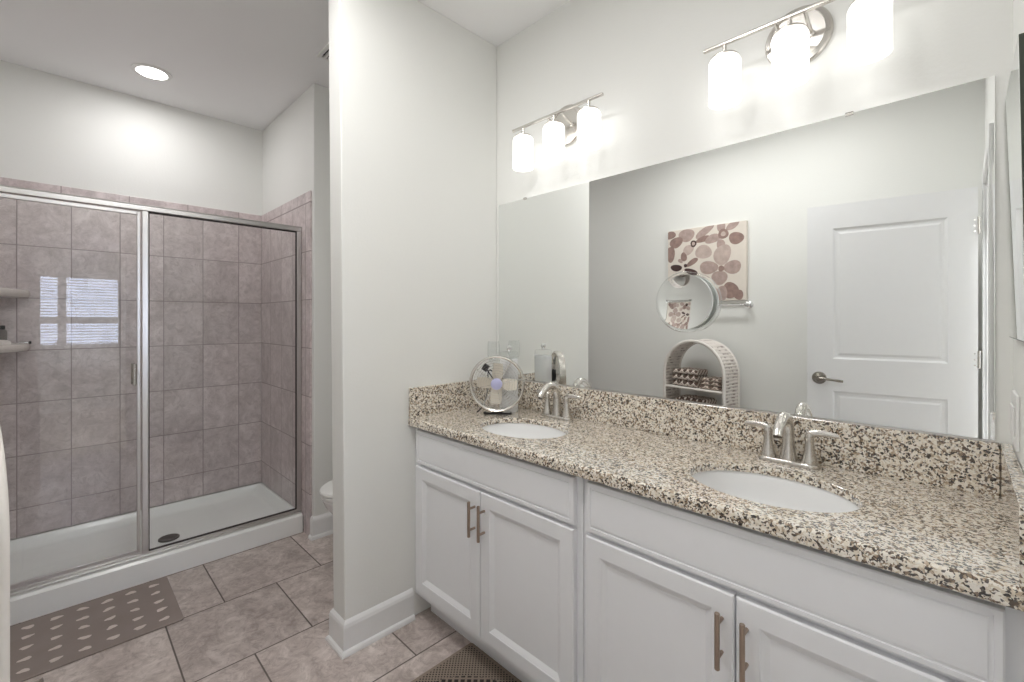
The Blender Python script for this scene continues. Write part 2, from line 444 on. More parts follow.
b = B(); box(b, (WX + .065, WY0 + .03, WZ0 + .03), (WX + .069, my - .045, WZ1 - .03)); box(b, (WX + .065, my + .045, WZ0 + .03), (WX + .069, WY1 - .03, WZ1 - .03)); obj('window_pane', b, M['pane'], win)
b = B(); z = WZ0 + .04
while z < WZ1 - .04:
    vs = [(WX + .008, WY0 + .01, z), (WX + .034, WY0 + .01, z + .011), (WX + .034, WY1 - .01, z + .011), (WX + .008, WY1 - .01, z)]
    rings(b, [vs, [(p[0], p[1], p[2] + .0015) for p in vs]]); z += .042
box(b, (WX + .006, WY0 + .008, WZ1 - .035), (WX + .036, WY1 - .008, WZ1 - .002))
obj('window_blind', b, M['plate'], win)
# ================================================================== VANITY
def vanity_unit(x0, x1, d, mid, label):
    t = thing('vanity_cabinet', label, 'cabinet', (x0, 0, 0), 0, 'vanity cabinet units'); W = x1 - x0
    b = B(); box(b, (.001, -.505, .105), (W - .001, -.487, .8655)); box(b, (.001, -.487, .105), (.017, -.003, .8655)); box(b, (W - .017, -.487, .105), (W - .001, -.003, .8655)); box(b, (.017, -.487, .105), (W - .017, -.003, .123)); box(b, (.017, -.015, .123), (W - .017, -.003, .8655)); box(b, (.02, -.435, 0), (W - .02, -.42, .105)); box(b, (.02, -.42, 0), (.04, -.01, .105)); box(b, (W - .04, -.42, 0), (W - .02, -.01, .105))
    obj('body', b, M['cabinet'], t, bevel=.0015)
    fx0, fx1 = d[0] - x0, d[1] - x0
    b = B(); y = -.5255
    panel(b, fx0, fx1, .706, .852, y, [(0, .02), (0, .003), (.003, 0), (.013, 0), (.0145, .003), (.0185, .003), (.021, .0005), (.032, 0)])
    obj('false_drawer_front', b, M['cabinet'], t)
    m = mid - x0
    for a, c, hx in ((fx0 - .002, m - .0022, m - .029), (m + .0022, fx1, m + .026)):
        b = B(); panel(b, a, c, .140, .692, y, [(0, .02), (0, .004), (.004, 0), (.050, 0), (.052, .002), (.056, .0035), (.066, .009), (.069, .0105), (.075, .0105)])
        dd = obj('door', b, M['cabinet'], t)
        b = B(); yh = y - .030
        lathe(b, [(.0052, .522), (.006, .523), (.006, .653), (.0052, .654)], (hx, yh, 0), 'Z', 14)
        for z in (.548, .628): lathe(b, [(.0045, 0), (.0045, .030)], (hx, y, z), 'Y', 12)
        hd = obj('handle', b, M['bronze'], dd, A35)
        hd['label'] = 'brownish metal bar handle'
    return t
vanity_unit(0, .928, (.037, .904), .4675, 'white two door vanity cabinet against the partition wall')
vanity_unit(.929, 1.829, (.952, 1.800), 1.3735, 'white two door vanity cabinet beside the doorway wall')

# ---- granite worktop with two oval cutouts
SINKS = ((.487, -.312), (1.384, -.312)); SA, SB = .198, .149; ZT, ZB = .902, .880
ct = thing('countertop', 'speckled beige and brown granite countertop with two oval sink cutouts', 'countertop')
b = B(); ya, yb_ = -.520, -.020
xcuts = [.0015]
for cx, cyy in SINKS: xcuts += [cx - .26, cx + .26]
xcuts.append(XR - .0015)
def quad2(x0, x1):
    box(b, (x0, ya, ZB), (x1, yb_ + .018, ZT))
for i in range(0, len(xcuts), 2): quad2(xcuts[i], xcuts[i + 1])
for cx, cyy in SINKS:
    x0, x1, y0, y1 = cx - .26, cx + .26, ya, yb_ + .018
    angs = [2 * PI * i / 72 for i in range(72)]
    cors = [math.atan2(yy - cyy, xx - cx) % (2 * PI) for xx in (x0, x1) for yy in (y0, y1)]
    for ca in cors:
        k = min(range(len(angs)), key=lambda i: abs(angs[i] - ca)); angs[k] = ca
    angs.sort()
    def rp(a):
        dx, dy = math.cos(a), math.sin(a); tx = ((x1 if dx > 0 else x0) - cx) / dx if abs(dx) > 1e-9 else 1e9
        ty = ((y1 if dy > 0 else y0) - cyy) / dy if abs(dy) > 1e-9 else 1e9
        k = min(tx, ty); return cx + dx * k, cyy + dy * k
    def ep(a, g=0):
        dx, dy = math.cos(a), math.sin(a); k = 1 / math.sqrt((dx / (SA + g)) ** 2 + (dy / (SB + g)) ** 2); return cx + dx * k, cyy + dy * k
    outer = [rp(a) for a in angs]
    lo = [[(*p, ZB) for p in outer], [(*p, ZT) for p in outer], [(*ep(a, .003), ZT) for a in angs], [(*ep(a, .0008), ZT - .001) for a in angs],
          [(*ep(a), ZT - .004) for a in angs], [(*ep(a), ZB) for a in angs]]
    rings(b, lo, cyclic=True)
prof = [(-.520, .866), (-.539, .866), (-.542, .868), (-.543, .872), (-.543, .892), (-.541, .898), (-.536, .9015), (-.530, .902), (-.520, .902)]
prism(b, prof, 'X', .0015, XR - .0015)
bmesh.ops.remove_doubles(b, verts=b.verts, dist=1e-5)
obj('slab', b, M['granite'], ct)
b = B(); box(b, (.022, -.020, ZT), (XR - .022, -.0015, 1.035)); obj('backsplash', b, M['granite'], ct, bevel=.002)
b = B(); box(b, (.0015, -.541, ZT), (.0215, -.0015, 1.035)); obj('side_splash', b, M['granite'], ct, bevel=.002)
b = B(); box(b, (XR - .0215, -.541, ZT), (XR - .0015, -.0015, 1.035)); obj('side_splash', b, M['granite'], ct, bevel=.002)

def sink(loc, label):
    t = thing('sink', label, 'sink', loc, 0, 'undermount vanity sinks')
    b = B(); P_ = []
    for k, zz in ((1.12, ZB - .001), (1.03, ZB - .001), (1.015, ZB - .006), (.985, ZB - .03), (.93, ZB - .065), (.82, ZB - .10), (.62, ZB - .125), (.36, ZB - .138), (.14, ZB - .142)): P_.append((k, zz))
    for k, zz in ((.14, ZB - .150), (.38, ZB - .147), (.66, ZB - .134), (.87, ZB - .108), (.98, ZB - .07), (1.04, ZB - .03), (1.06, ZB - .012), (1.12, ZB - .012)): P_.append((k, zz))
    lo = [[(SA * k * math.cos(2 * PI * i / 64), SB * k * math.sin(2 * PI * i / 64), zz - ZB) for i in range(64)] for k, zz in P_]
    rings(b, lo, cyclic=True); obj('bowl', b, M['porcelain'], t, A35)
    b = B(); lathe(b, [(.030, -.1425), (.031, -.140), (.024, -.1385), (.021, -.141), (.019, -.1415), (.018, -.136), (.004, -.134)], (0, 0, 0), 'Z', 28); obj('drain', b, M['nickel'], t, A35)
    return t
s1 = sink((*SINKS[0], ZB), 'white oval undermount sink in front of the small fan')
dup(s1, (*SINKS[1], ZB), None, 'white oval undermount sink nearer the doorway wall')

def faucet(loc, label):
    t = thing('faucet', label, 'faucet', (loc[0], loc[1], loc[2] + .0006), 0, 'widespread lever faucets')
    b = B(); pl = rrect(-.083, .083, -.026, .026, .0255, 8)
    rings(b, [[(x * k, y * k, z) for x, y in pl] for k, z in ((1, 0), (1, .006), (.97, .010), (.90, .012))]); obj('base_plate', b, M['nickel'], t, A35)
    b = B()
    lathe(b, [(.024, .010), (.0235, .016), (.0195, .035), (.017, .06), (.016, .085)], (0, 0, 0), 'Z', 24)
    pts = bez((0, 0, .08), (0, .004, .128), (0, -.028, .160), (0, -.066, .142), 12) + bez((0, -.066, .142), (0, -.090, .130), (0, -.104, .118), (0, -.113, .100), 6)[1:]
    n = len(pts); tube(b, pts, [.016 - .0015 * i / n for i in range(n)], 18)
    lathe(b, [(.012, 0), (.012, -.006)], (0, -.113, .098), 'Z', 16)
    obj('spout', b, M['nickel'], t, A35)
    for s in (-1, 1):
        b = B(); x = s * .055
        lathe(b, [(.022, .009), (.0225, .014), (.019, .024), (.0145, .045), (.0115, .070), (.0110, .086), (.012, .092), (.009, .099)], (x, 0, 0), 'Z', 24)
        hd = obj('handle', b, M['nickel'], t, A35)
        b = B(); pts = bez((x - s * .004, 0, .094), (x + s * .015, .002, .107), (x + s * .035, .004, .104), (x + s * .070, .008, .100), 10)
        tube(b, pts, [.0085, .010, .0105, .010, .0098, .0095, .009, .0085, .008, .0075, .006], 14, sq=.62)
        obj('lever', b, M['nickel'], hd, A35)
    b = B(); tube(b, [(0, .020, .010), (0, .020, .045)], .0025, 8); lathe(b, [(.002, .043), (.006, .046), (.006, .052), (.002, .055)], (0, .020, 0), 'Z', 12); obj('lift_rod', b, M['nickel'], t, A35)
    return t
f1 = faucet((.468, -.072, ZT), 'brushed nickel two lever faucet beside the small fan')
dup(f1, (1.374, -.072, ZT + .0006), None, 'brushed nickel two lever faucet at the sink nearer the doorway')

# ---- big frameless mirror
mi = thing('vanity_mirror', 'wide frameless vanity mirror above the granite backsplash', 'mirror')
b = B(); box(b, (.020, -.006, 1.040), (1.806, -.0008, 1.941)); obj('mirror_pane', b, M['mirror'], mi)
for x, z in ((.211, 1.941), (1.515, 1.941)):
    b = B(); box(b, (x - .010, -.009, z - .006), (x + .010, -.0062, z + .004)); box(b, (x - .010, -.009, z + .0005), (x + .010, -.001, z + .004)); obj('mirror_clip', b, M['nickel'], mi, bevel=.001)
b = B(); box(b, (.020, -.0085, 1.0355), (1.806, -.0008, 1.0395)); obj('bottom_channel', b, M['satin'], mi)

# ---- round magnifying mirror stuck on the big mirror
mg = thing('magnifying_mirror', 'round clear rimmed magnifying mirror stuck on the vanity mirror', 'mirror', (1.034, -.0062, 1.403))
RM, RC = .099, .48
b = B(); prof = [(r, .022 + r * r / (2 * RC)) for r in [RM * i / 14 for i in range(15)]]
lathe(b, prof + [(RM, .029)], (0, 0, 0), 'Y', 64, caps=(True, False)); 
lo = [p for p in ((RM, .0225), (.004, .0215))]
b.free(); b = B()
front = [(RM * i / 16, .022 + (RM * i / 16) ** 2 / (2 * RC)) for i in range(17)]
lathe(b, front + [(RM, .0262), (.02, .0205), (.0001, .0205)], (0, 0, 0), 'Y', 64); obj('concave_mirror', b, M['mirror'], mg, A35)
b = B(); lathe(b, [(RM, .0260), (RM, .0165), (.03, .0165), (.0001, .0165)], (0, 0, 0), 'Y', 64, caps=(False, True)); lathe(b, [(RM, .0260), (.03, .0203), (.0001, .0203)], (0, 0, 0), 'Y', 64, caps=(False, True)); bmesh.ops.remove_doubles(b, verts=b.verts, dist=1e-6); obj('backing_shell', b, M['plate'], mg, A35)
b = B(); lathe(b, [(RM + .0008, .0345), (RM + .009, .0345), (RM + .0115, .030), (RM + .0115, .010), (RM + .008, .008), (.03, .008), (.03, .012), (RM + .004, .014), (RM + .0008, .018)], (0, 0, 0), 'Y', 64)
bmesh.ops.remove_doubles(b, verts=b.verts, dist=1e-6); obj('clear_rim', b, M['clear'], mg, A35)
for x, z in ((-.05, -.03), (.05, -.03), (0, .058)):
    b = B(); lathe(b, [(.018, .0003), (.017, .002), (.008, .005), (.006, .0085)], (x, 0, z), 'Y', 20); obj('suction_cup', b, M['clear'], mg, A35)

# ---- three lamp vanity fixtures
def vanity_light(loc, label):
    t = thing('vanity_light', label, 'light fixture', loc, 0, 'three shade vanity lights')    # origin on the wall at bar height
    b = B(); lathe(b, [(.092, .001), (.092, .012), (.088, .017), (.076, .020), (.074, .018), (.002, .019)], (0, 0, -.022), 'Y', 48); obj('backplate', b, M['nickel'], t, A35)
    for s in (-1, 1):
        b = B(); tube(b, [(s * .038, -.017, -.030), (s * .038, -.055, -.018), (s * .038, -.100, -.001)], .0055, 10)
        lathe(b, [(.010, .017), (.010, .024), (.006, .027)], (s * .038, 0, -.030), 'Y', 14)
        obj('arm', b, M['nickel'], t, A35)
    b = B(); prism(b, rrect(-.106, -.094, -.005, .007, .003, 3), 'X', -.254, .254); obj('bar', b, M['nickel'], t, A35)
    for x in (-.187, 0, .187):
        b = B(); R = .0482; zt, zb = -.050, -.194
        lathe(b, [(.020, zt + .001), (.038, zt), (.045, zt - .005), (R, zt - .012), (R, zb + .001), (R - .001, zb), (R - .004, zb), (R - .004, zt - .013), (.038, zt - .005), (.020, zt - .004)], (x, -.100, 0), 'Z', 40)
        bmesh.ops.remove_doubles(b, verts=b.verts, dist=1e-6)
        sh = obj('lamp_shade', b, M['shade'], t, A35); sh['label'] = 'lit white glass cylinder shade'
        b = B(); lathe(b, [(.006, -.005), (.006, -.036), (.018, -.038), (.039, -.042), (.042, -.0455), (.042, -.0485), (.030, -.0487), (.012, -.0495), (.012, -.066), (.010, -.066)], (x, -.100, 0), 'Z', 28); obj('shade_cap', b, M['nickel'], sh, A35)
        b = B(); lathe(b, [(.010, -.066), (.014, -.074), (.025, -.102), (.027, -.116), (.021, -.134), (.006, -.142)], (x, -.100, 0), 'Z', 24); obj('bulb', b, M['shade'], sh, A35)
    return t
v1 = vanity_light((.474, 0, 2.243), 'nickel three shade vanity light next to the partition wall')
dup(v1, (1.385, 0, 2.241), None, 'nickel three shade vanity light nearer the doorway wall')

# ================================================================== SHOWER
pan = thing('shower_pan', 'white acrylic shower pan with a raised front curb', 'shower pan', (0, 0, 0))
b = B(); X0, X1, Y0, Y1 = XS + .001, -1.195, YR + .013, YS - .013
def lp(x0, x1, y0, y1, r, z, zf=None): return [(x, y, z if (zf is None or x < x1 - .2) else zf) for x, y in rrect(x0, x1, y0, y1, r, 5)]
rings(b, [lp(X0, X1, Y0, Y1, .006, 0), lp(X0, X1, Y0, Y1, .006, .085, .104), lp(X0 + .004, X1 - .010, Y0 + .002, Y1 - .002, .006, .098, .115),
          lp(X0 + .018, X1 - .074, Y0 + .018, Y1 - .018, .02, .098, .113), lp(X0 + .024, X1 - .082, Y0 + .024, Y1 - .024, .02, .092, .104),
          lp(X0 + .060, X1 - .110, Y0 + .060, Y1 - .060, .04, .055), lp(X0 + .090, X1 - .135, Y0 + .09, Y1 - .09, .05, .047), lp(X0 + .30, X1 - .30, Y0 + .5, Y1 - .5, .05, .042)])
obj('pan', b, M['acrylic'], pan, A35)
b = B(); lathe(b, [(.052, .0445), (.052, .049), (.046, .051), (.040, .048), (.002, .047)], (-1.575, -1.185, 0), 'Z', 32); obj('drain_cover', b, flat('dull_drain_metal', (.16, .155, .15), .35, 1.0), pan, A35)

en = thing('shower_enclosure', 'framed glass shower enclosure with hinged door and fixed panel', 'shower enclosure')
XG = -1.237; HB, HT, GB = 1.898, 1.928, .115
YP0, YP1 = -1.344, -1.317
YL, YRt = YR + .013, YS - .013
b = B(); box(b, (XG - .018, YL, HB), (XG + .018, YRt, HT)); box(b, (XG - .021, YL, HT - .006), (XG + .021, YRt, HT)); obj('header_rail', b, M['satin'], en, bevel=.003)
b = B(); box(b, (XG - .020, YL, GB + .001), (XG + .020, YRt, GB + .012)); box(b, (XG - .009, YL, GB + .012), (XG + .009, YRt, GB + .024)); obj('bottom_rail', b, M['satin'], en, bevel=.002)
b = B(); box(b, (XG - .016, YP0, GB + .024), (XG + .018, YP1, HB)); obj('centre_post', b, M['satin'], en, bevel=.003)
b = B(); box(b, (XG - .014, YRt - .026, GB + .024), (XG + .014, YRt, HB)); obj('wall_jamb', b, M['satin'], en, bevel=.002)
b = B(); box(b, (XG - .014, YL, GB + .024), (XG + .014, YL + .026, HB)); obj('wall_jamb', b, M['satin'], en, bevel=.002)
b = B(); g = .005
fp = obj('fixed_panel', (lambda bb: (box(bb, (XG - .003, YP1 + .001, GB + .025), (XG + .003, YRt - .027, HB - .001)), bb)[1])(B()), M['glass'], en)
box(b, (XG - g, YP1, GB + .024), (XG + g, YRt - .026, GB + .031)); box(b, (XG - g, YP1, HB - .008), (XG + g, YRt - .026, HB)); box(b, (XG - g, YRt - .032, GB + .031), (XG + g, YRt - .026, HB - .008)); box(b, (XG - g, YP1, GB + .031), (XG + g, YP1 + .005, HB - .008))
gk = obj('gasket', b, M['rubber'], fp)
# hinged door leaf, closed but not perfectly square in its opening
dl = bpy.data.objects.new('shower_door', None); COL.objects.link(dl); dl.parent = en
dl.location = (XG, YL + .030, 0); dl.rotation_euler = (0, 0, math.radians(.85)); dl.empty_display_size = .05
Lw = YP0 - (YL + .030) - .004
b = B(); box(b, (-.003, .004, GB + .034), (.003, Lw - .006, HB - .008)); obj('door_glass', b, M['glass'], dl)
b = B(); t_ = .009
box(b, (-t_, 0, GB + .028), (t_, .014, HB - .003)); box(b, (-t_, Lw - .014, GB + .028), (t_, Lw, HB - .003)); box(b, (-t_, .014, HB - .022), (t_, Lw - .014, HB - .003)); box(b, (-t_, .014, GB + .028), (t_, Lw - .014, GB + .046))
obj('door_frame', b, M['satin'], dl, bevel=.002)
b = B()
for s in (1, -1):
    tube(b, [(s * .004, Lw - .026, 1.035), (s * .030, Lw - .026, 1.035)], .005, 10); tube(b, [(s * .004, Lw - .026, 1.085), (s * .030, Lw - .026, 1.085)], .005, 10)
    lathe(b, [(.006, 1.005), (.008, 1.007), (.008, 1.113), (.006, 1.115)], (s * .034, Lw - .026, 0), 'Z', 16)
obj('pull_handle', b, M['nickel'], dl, A35)

def corner_shelf(z, label):
    t = thing('corner_shelf', label, 'shelf', (XS + .001, YR + .0135, z), 0, 'shower corner shelves')
    L = .255; n = 16; b = B(); poly = []
    prof = [(0, -.046), (0, 0), (.0, .0)]
    out = [(L * math.cos(a), L * math.sin(a)) for a in [PI / 2 * i / n for i in range(n + 1)]]
    def lpz(k, z_): return [(0, 0, z_)] + [(x * k, y * k, z_) for x, y in out]
    rings(b, [lpz(.90, -.046), lpz(.97, -.042), lpz(1, -.030), lpz(1, -.012), lpz(.985, -.003), lpz(.95, 0), lpz(.90, -.001), lpz(.88, -.006)])
    obj('shelf_body', b, flat('cream_ceramic', (.66, .60, .575), .25, coat=.2), t, A35); return t
c1 = corner_shelf(1.508, 'cream ceramic corner shelf in the shower, the upper empty one')
c2 = dup(c1, (XS + .001, YR + .0135, 1.205), None, 'cream ceramic corner shelf in the shower, holding the soap')
ZS = 1.199
b = B(); 
lo = []
for z, k in ((0, .80), (.004, .95), (.012, 1.0), (.022, .93), (.028, .72), (.030, .4)): lo.append([(.055 * k * math.cos(2 * PI * i / 24), .034 * k * math.sin(2 * PI * i / 24), z) for i in range(24)])
rings(b, lo); o = obj('soap_bar', b, flat('pale_soap', (.74, .69, .66), .45), None, A35, loc=(XS + .13, YR + .15, ZS + .001), rot=(0, 0, 1.2)); tag(o, 'pale oval bar of soap on the lower shower shelf', 'soap')
t = thing('shampoo_bottle', 'slim grey bottle standing behind the soap on the shower shelf', 'bottle', (XS + .045, YR + .165, ZS + .001))
b = B(); lathe(b, [(.016, 0), (.018, .004), (.018, .07), (.014, .082), (.008, .086)], (0, 0, 0), 'Z', 20); obj('body', b, flat('grey_plastic', (.20, .18, .175), .4), t, A35)
b = B(); lathe(b, [(.010, .084), (.010, .104), (.008, .107)], (0, 0, 0), 'Z', 16); obj('cap', b, M['dark'], t, A35)
t = thing('razor', 'slim razor with black head lying on the shower shelf', 'razor', (XS + .035, YR + .19, ZS + .002))
b = B(); tube(b, [(0, -.02, .006), (.0, .04, .007), (0, .075, .010)], [.004, .0045, .0035], 10); obj('handle', b, M['nickel'], t, A35)
b = B(); box(b, (-.018, .074, .000), (.018, .084, .016)); obj('head', b, M['dark'], t, bevel=.002)
# shower head on the end wall
t = thing('shower_sprayer', 'chrome shower head on its bent arm at the edge of the shower', 'shower head', (-1.66, YR + .013, 2.04))
b = B(); lathe(b, [(.030, 0), (.028, .006), (.012, .010)], (0, 0, 0), 'Y', 24)
for v in b.verts: v.co.y *= -1
obj('flange', b, M['chrome'], t, A35)
b = B(); tube(b, bez((0, .004, 0), (0, .06, .012), (0, .10, 0), (0, .125, -.055), 10), .0085, 12); obj('arm', b, M['chrome'], t, A35)
b = B(); lathe(b, [(.011, .0), (.015, -.012), (.038, -.040), (.042, -.052), (.038, -.056), (.002, -.057)], (0, 0, 0), 'Z', 28); o = obj('spray_head', b, M['chrome'], t, A35, loc=(0, .125, -.052), rot=(.5, 0, 0))

# ---- recessed shower light, and added fill lights of the same build
def downlight(xy, label):
    t = thing('recessed_light', label, 'light', (*xy, ZC), 0, 'recessed ceiling lights')
    b = B(); lathe(b, [(.072, -.006), (.076, -.009), (.094, -.005), (.096, -.0005), (.072, -.0005)], (0, 0, 0), 'Z', 48); bmesh.ops.remove_doubles(b, verts=b.verts, dist=1e-6); obj('trim_ring', b, M['plate'], t, A35)
    b = B(); lathe(b, [(.0715, -.0005), (.0715, -.006), (.060, -.008), (.002, -.009)], (0, 0, 0), 'Z', 40); obj('lens', b, M['can'], t, A35); return t
d1 = downlight(CAN_SHOWER, 'lit round recessed ceiling light above the shower')
dup(d1, (*FILL_VANITY, ZC), None, 'large round fill light added unseen above the floor before the far vanity cabinet').scale = (2.3, 2.3, 2.0)
dup(d1, (*FILL_ENTRY, ZC), None, 'large round fill light added unseen nearer the partition wall').scale = (2.3, 2.3, 2.0)
dup(d1, (*FILL_BED, ZC), None, 'large round fill light added unseen in the adjoining bedroom').scale = (2.3, 2.3, 2.0)
# ---- exhaust vent over the toilet nook
t = thing('ceiling_vent', 'white slatted ceiling vent over the toilet nook', 'vent', (-.62, -.52, ZC))
b = B(); q = .13
box(b, (-q, -q, -.014), (q, -q + .02, -.0005)); box(b, (-q, q - .02, -.014), (q, q, -.0005)); box(b, (-q, -q + .02, -.014), (-q + .02, q - .02, -.0005)); box(b, (q - .02, -q + .02, -.014), (q, q - .02, -.0005)); obj('frame', b, M['plate'], t, bevel=.003)
b = B(); box(b, (-q + .02, -q + .02, -.003), (q - .02, q - .02, -.0008)); obj('backing', b, M['dark'], t)
b = B(); y = -q + .032
while y < q - .025: box(b, (-q + .02, y, -.013), (q - .02, y + .013, -.005)); y += .023
obj('slat', b, M['plate'], t)

# ================================================================== TOILET
to = thing('toilet', 'white toilet half hidden behind the partition wall', 'toilet', (-.550, -.004, 0)); to.scale = (1, .98, 1.085)
def egg(cx_, w, yf, yb2, z, n=40):
    """oval with a rounder back, front at yf (towards -Y)"""
    out = []
    for i in range(n):
        a = 2 * PI * i / n; s, c_ = math.sin(a), math.cos(a); ym = yb2 - (yb2 - yf) * .42
        y = ym + (c_ * (yb2 - ym) if c_ > 0 else c_ * (ym - yf)); out.append((cx_ + s * w, y, z))
    return out
b = B(); rings(b, [egg(0, .115, -.56, -.12, 0), egg(0, .118, -.565, -.12, .02), egg(0, .100, -.52, -.13, .10), egg(0, .105, -.53, -.14, .18), egg(0, .145, -.62, -.15, .27), egg(0, .175, -.685, -.16, .34), egg(0, .180, -.70, -.16, .375), egg(0, .176, -.695, -.16, .385)])
obj('bowl', b, M['porcelain'], to, A35)
b = B(); rings(b, [egg(0, .178, -.70, -.19, .386), egg(0, .185, -.71, -.19, .392), egg(0, .186, -.712, -.19, .402), egg(0, .180, -.70, -.19, .406)]); obj('seat', b, M['plate'], to, A35)
b = B(); rings(b, [egg(0, .182, -.705, -.185, .407), egg(0, .187, -.714, -.185, .413), egg(0, .186, -.712, -.185, .424), egg(0, .168, -.68, -.20, .433), egg(0, .10, -.58, -.25, .437)]); obj('lid', b, M['plate'], to, A35)
b = B(); rings(b, [[(x, y, z) for x, y in rrect(-.19 + k, .19 - k, -.185 + k * .5, -.012, .03, 5)] for z, k in ((.375, .03), (.40, .012), (.72, 0))]); obj('tank', b, M['porcelain'], to, A35)
b = B(); rings(b, [[(x, y, z) for x, y in rrect(-.20 + k, .20 - k, -.195 + k, -.008 - k * .3, .03, 5)] for z, k in ((.721, .004), (.728, 0), (.745, 0), (.755, .01))]); obj('tank_lid', b, M['porcelain'], to, A35)
b = B(); tube(b, [(-.14, -.186, .66), (-.14, -.20, .66), (-.08, -.205, .655)], .006, 10); obj('flush_lever', b, M['chrome'], to, A35)

# ================================================================== MATS
def stone_mat():
    t = NT('mat_taupe_cloth'); v = t.obj(); n = t.noise(v, 260, 3)[0]; n2 = t.noise(v, 9, 3)[0]
    t.set(Base_Color=t.mix(n2, (.25, .205, .188), (.315, .265, .245)), Roughness=.9); t.bump(n, .4, .002); return t.m
MX0, MX1, MY0, MY1 = -1.172, -.705, -1.86, -1.248
t = thing('bath_mat', 'taupe bath mat with rows of pale pebble marks along the shower curb', 'mat', (MX0, MY0, .001))
b = B(); pl = rrect(0, MX1 - MX0, 0, MY1 - MY0, .012, 4); rings(b, [[(x, y, z) for x, y in pl] for z in (0, .005)]); obj('mat_base', b, stone_mat(), t, bevel=.0015)
rnd = random.Random(3); PB = flat('pale_pink_pebble', (.66, .575, .54), .8, var=.12, scale=90)
for i in range(8):
    yc = MY1 - MY0 - .062 - i * .0855
    for j in range(5):
        xc = .057 + j * .087 + rnd.uniform(-.004, .004)
        if yc < .02: continue
        ph = rnd.uniform(0, 6); a0 = rnd.uniform(-.4, .4); L_, W_ = rnd.uniform(.017, .022), rnd.uniform(.010, .013); out = []
        for k in range(14):
            a = 2 * PI * k / 14; r = 1 + .16 * math.sin(3 * a + ph) + .08 * math.sin(5 * a + 2 * ph)
            px, py = W_ * r * math.cos(a), L_ * r * math.sin(a)
            out.append((xc + px * math.cos(a0) - py * math.sin(a0), yc + px * math.sin(a0) + py * math.cos(a0)))
        b = B(); rings(b, [[(x, y, .0051) for x, y in out], [(x, y, .0062) for x, y in out]], close_first=False)
        obj('pebble_mark', b, PB, t)

def lattice_mat():
    t = NT('mat_brown_lattice'); v = t.obj(); s = t.n('ShaderNodeSeparateXYZ'); t.l(v, s.inputs[0])
    def dots(sc, rad):
        a = t.math('MULTIPLY', t.math('ADD', s.outputs[0], s.outputs[1]), sc); c_ = t.math('MULTIPLY', t.math('SUBTRACT', s.outputs[0], s.outputs[1]), sc)
        fa = t.math('ABSOLUTE', t.math('SUBTRACT', t.math('FRACT', a), .5)); fc = t.math('ABSOLUTE', t.math('SUBTRACT', t.math('FRACT', c_), .5))
        return t.math('LESS_THAN', t.math('MAXIMUM', fa, fc), rad)
    small = dots(64, .25); big = dots(30, .32)
    cx_, cyy = .115, .40
    ex = t.math('DIVIDE', t.math('SUBTRACT', s.outputs[0], .43), .37); ey = t.math('DIVIDE', t.math('SUBTRACT', s.outputs[1], .20), .25)
    rr = t.math('ADD', t.math('MULTIPLY', ex, ex), t.math('MULTIPLY', ey, ey))
    inside = t.math('LESS_THAN', rr, 1)
    mm = t.n('ShaderNodeMix', data_type='FLOAT'); t.l(inside, mm.inputs[0]); t.l(small, mm.inputs[2]); t.l(big, mm.inputs[3])
    ux = t.math('MINIMUM', s.outputs[0], t.math('SUBTRACT', .86, s.outputs[0])); uy = t.math('MINIMUM', s.outputs[1], t.math('SUBTRACT', .47, s.outputs[1]))
    inb = t.math('GREATER_THAN', t.math('MINIMUM', ux, uy), .013)
    hole = t.math('MULTIPLY', mm.outputs[0], inb)
    t.set(Base_Color=t.mix(hole, (.255, .205, .165), (.022, .017, .014)), Roughness=.8)
    t.bump(t.math('SUBTRACT', 1, hole), .5, .003); return t.m
b = B(); pl = rrect(0, .86, 0, .47, .012, 4); rings(b, [[(x, y, z) for x, y in pl] for z in (0, .007)])
o = obj('kitchen_mat', b, lattice_mat(), None, bevel=.002, loc=(.314, -.908, .001)); o.name = 'vanity_mat'; tag(o, 'brown lattice patterned mat on the floor under the vanity doors', 'mat')

# ================================================================== COUNTER ITEMS
fan = thing('desk_fan', 'small round metal desk fan in the granite corner', 'fan', (.240, -.224, ZT + .0006), math.radians(38))
FC, FR = .131, .128
b = B(); lathe(b, [(FR - .010, .014), (FR - .004, .018), (FR, .014), (FR + .001, 0), (FR, -.014), (FR - .005, -.018), (FR - .010, -.013), (FR - .008, 0)], (0, 0, FC + .012), 'Y', 64, caps=(False, False))
# close the ring section
bmesh.ops.bridge_loops(b, edges=[e for e in b.edges if e.is_boundary]); fo = obj('outer_ring', b, M['nickel'], fan, A35)
ZF = FC + .012
def grille(y):
    bb = B()
    for r in [.026 + .0115 * i for i in range(9)]: tube(bb, [(r * math.cos(2 * PI * k / 40), y, ZF + r * math.sin(2 * PI * k / 40)) for k in range(40)], .0005, 5, cyclic=True)
    for k in range(8):
        a = 2 * PI * k / 8 + .2; tube(bb, [(.022 * math.cos(a), y, ZF + .022 * math.sin(a)), (.121 * math.cos(a), y, ZF + .121 * math.sin(a))], .0008, 5)
    return bb
obj('front_grille', grille(-.014), M['chrome'], fan, A35); obj('rear_grille', grille(.013), M['chrome'], fan, A35)
b = B(); lathe(b, [(.026, .012), (.026, .018), (.023, .020), (.002, .021)], (0, 0, ZF), 'Y', 32); o = obj('hub_badge', b, flat('hub_lavender_reflection', (.50, .50, .74), .3), fan, A35); o['label'] = 'hub cap with a painted lavender reflection'  # reflection on the chrome hub, put into its base colour
MB_ = flat('champagne_blade_metal', (.70, .655, .57), .38, .35, var=.04)
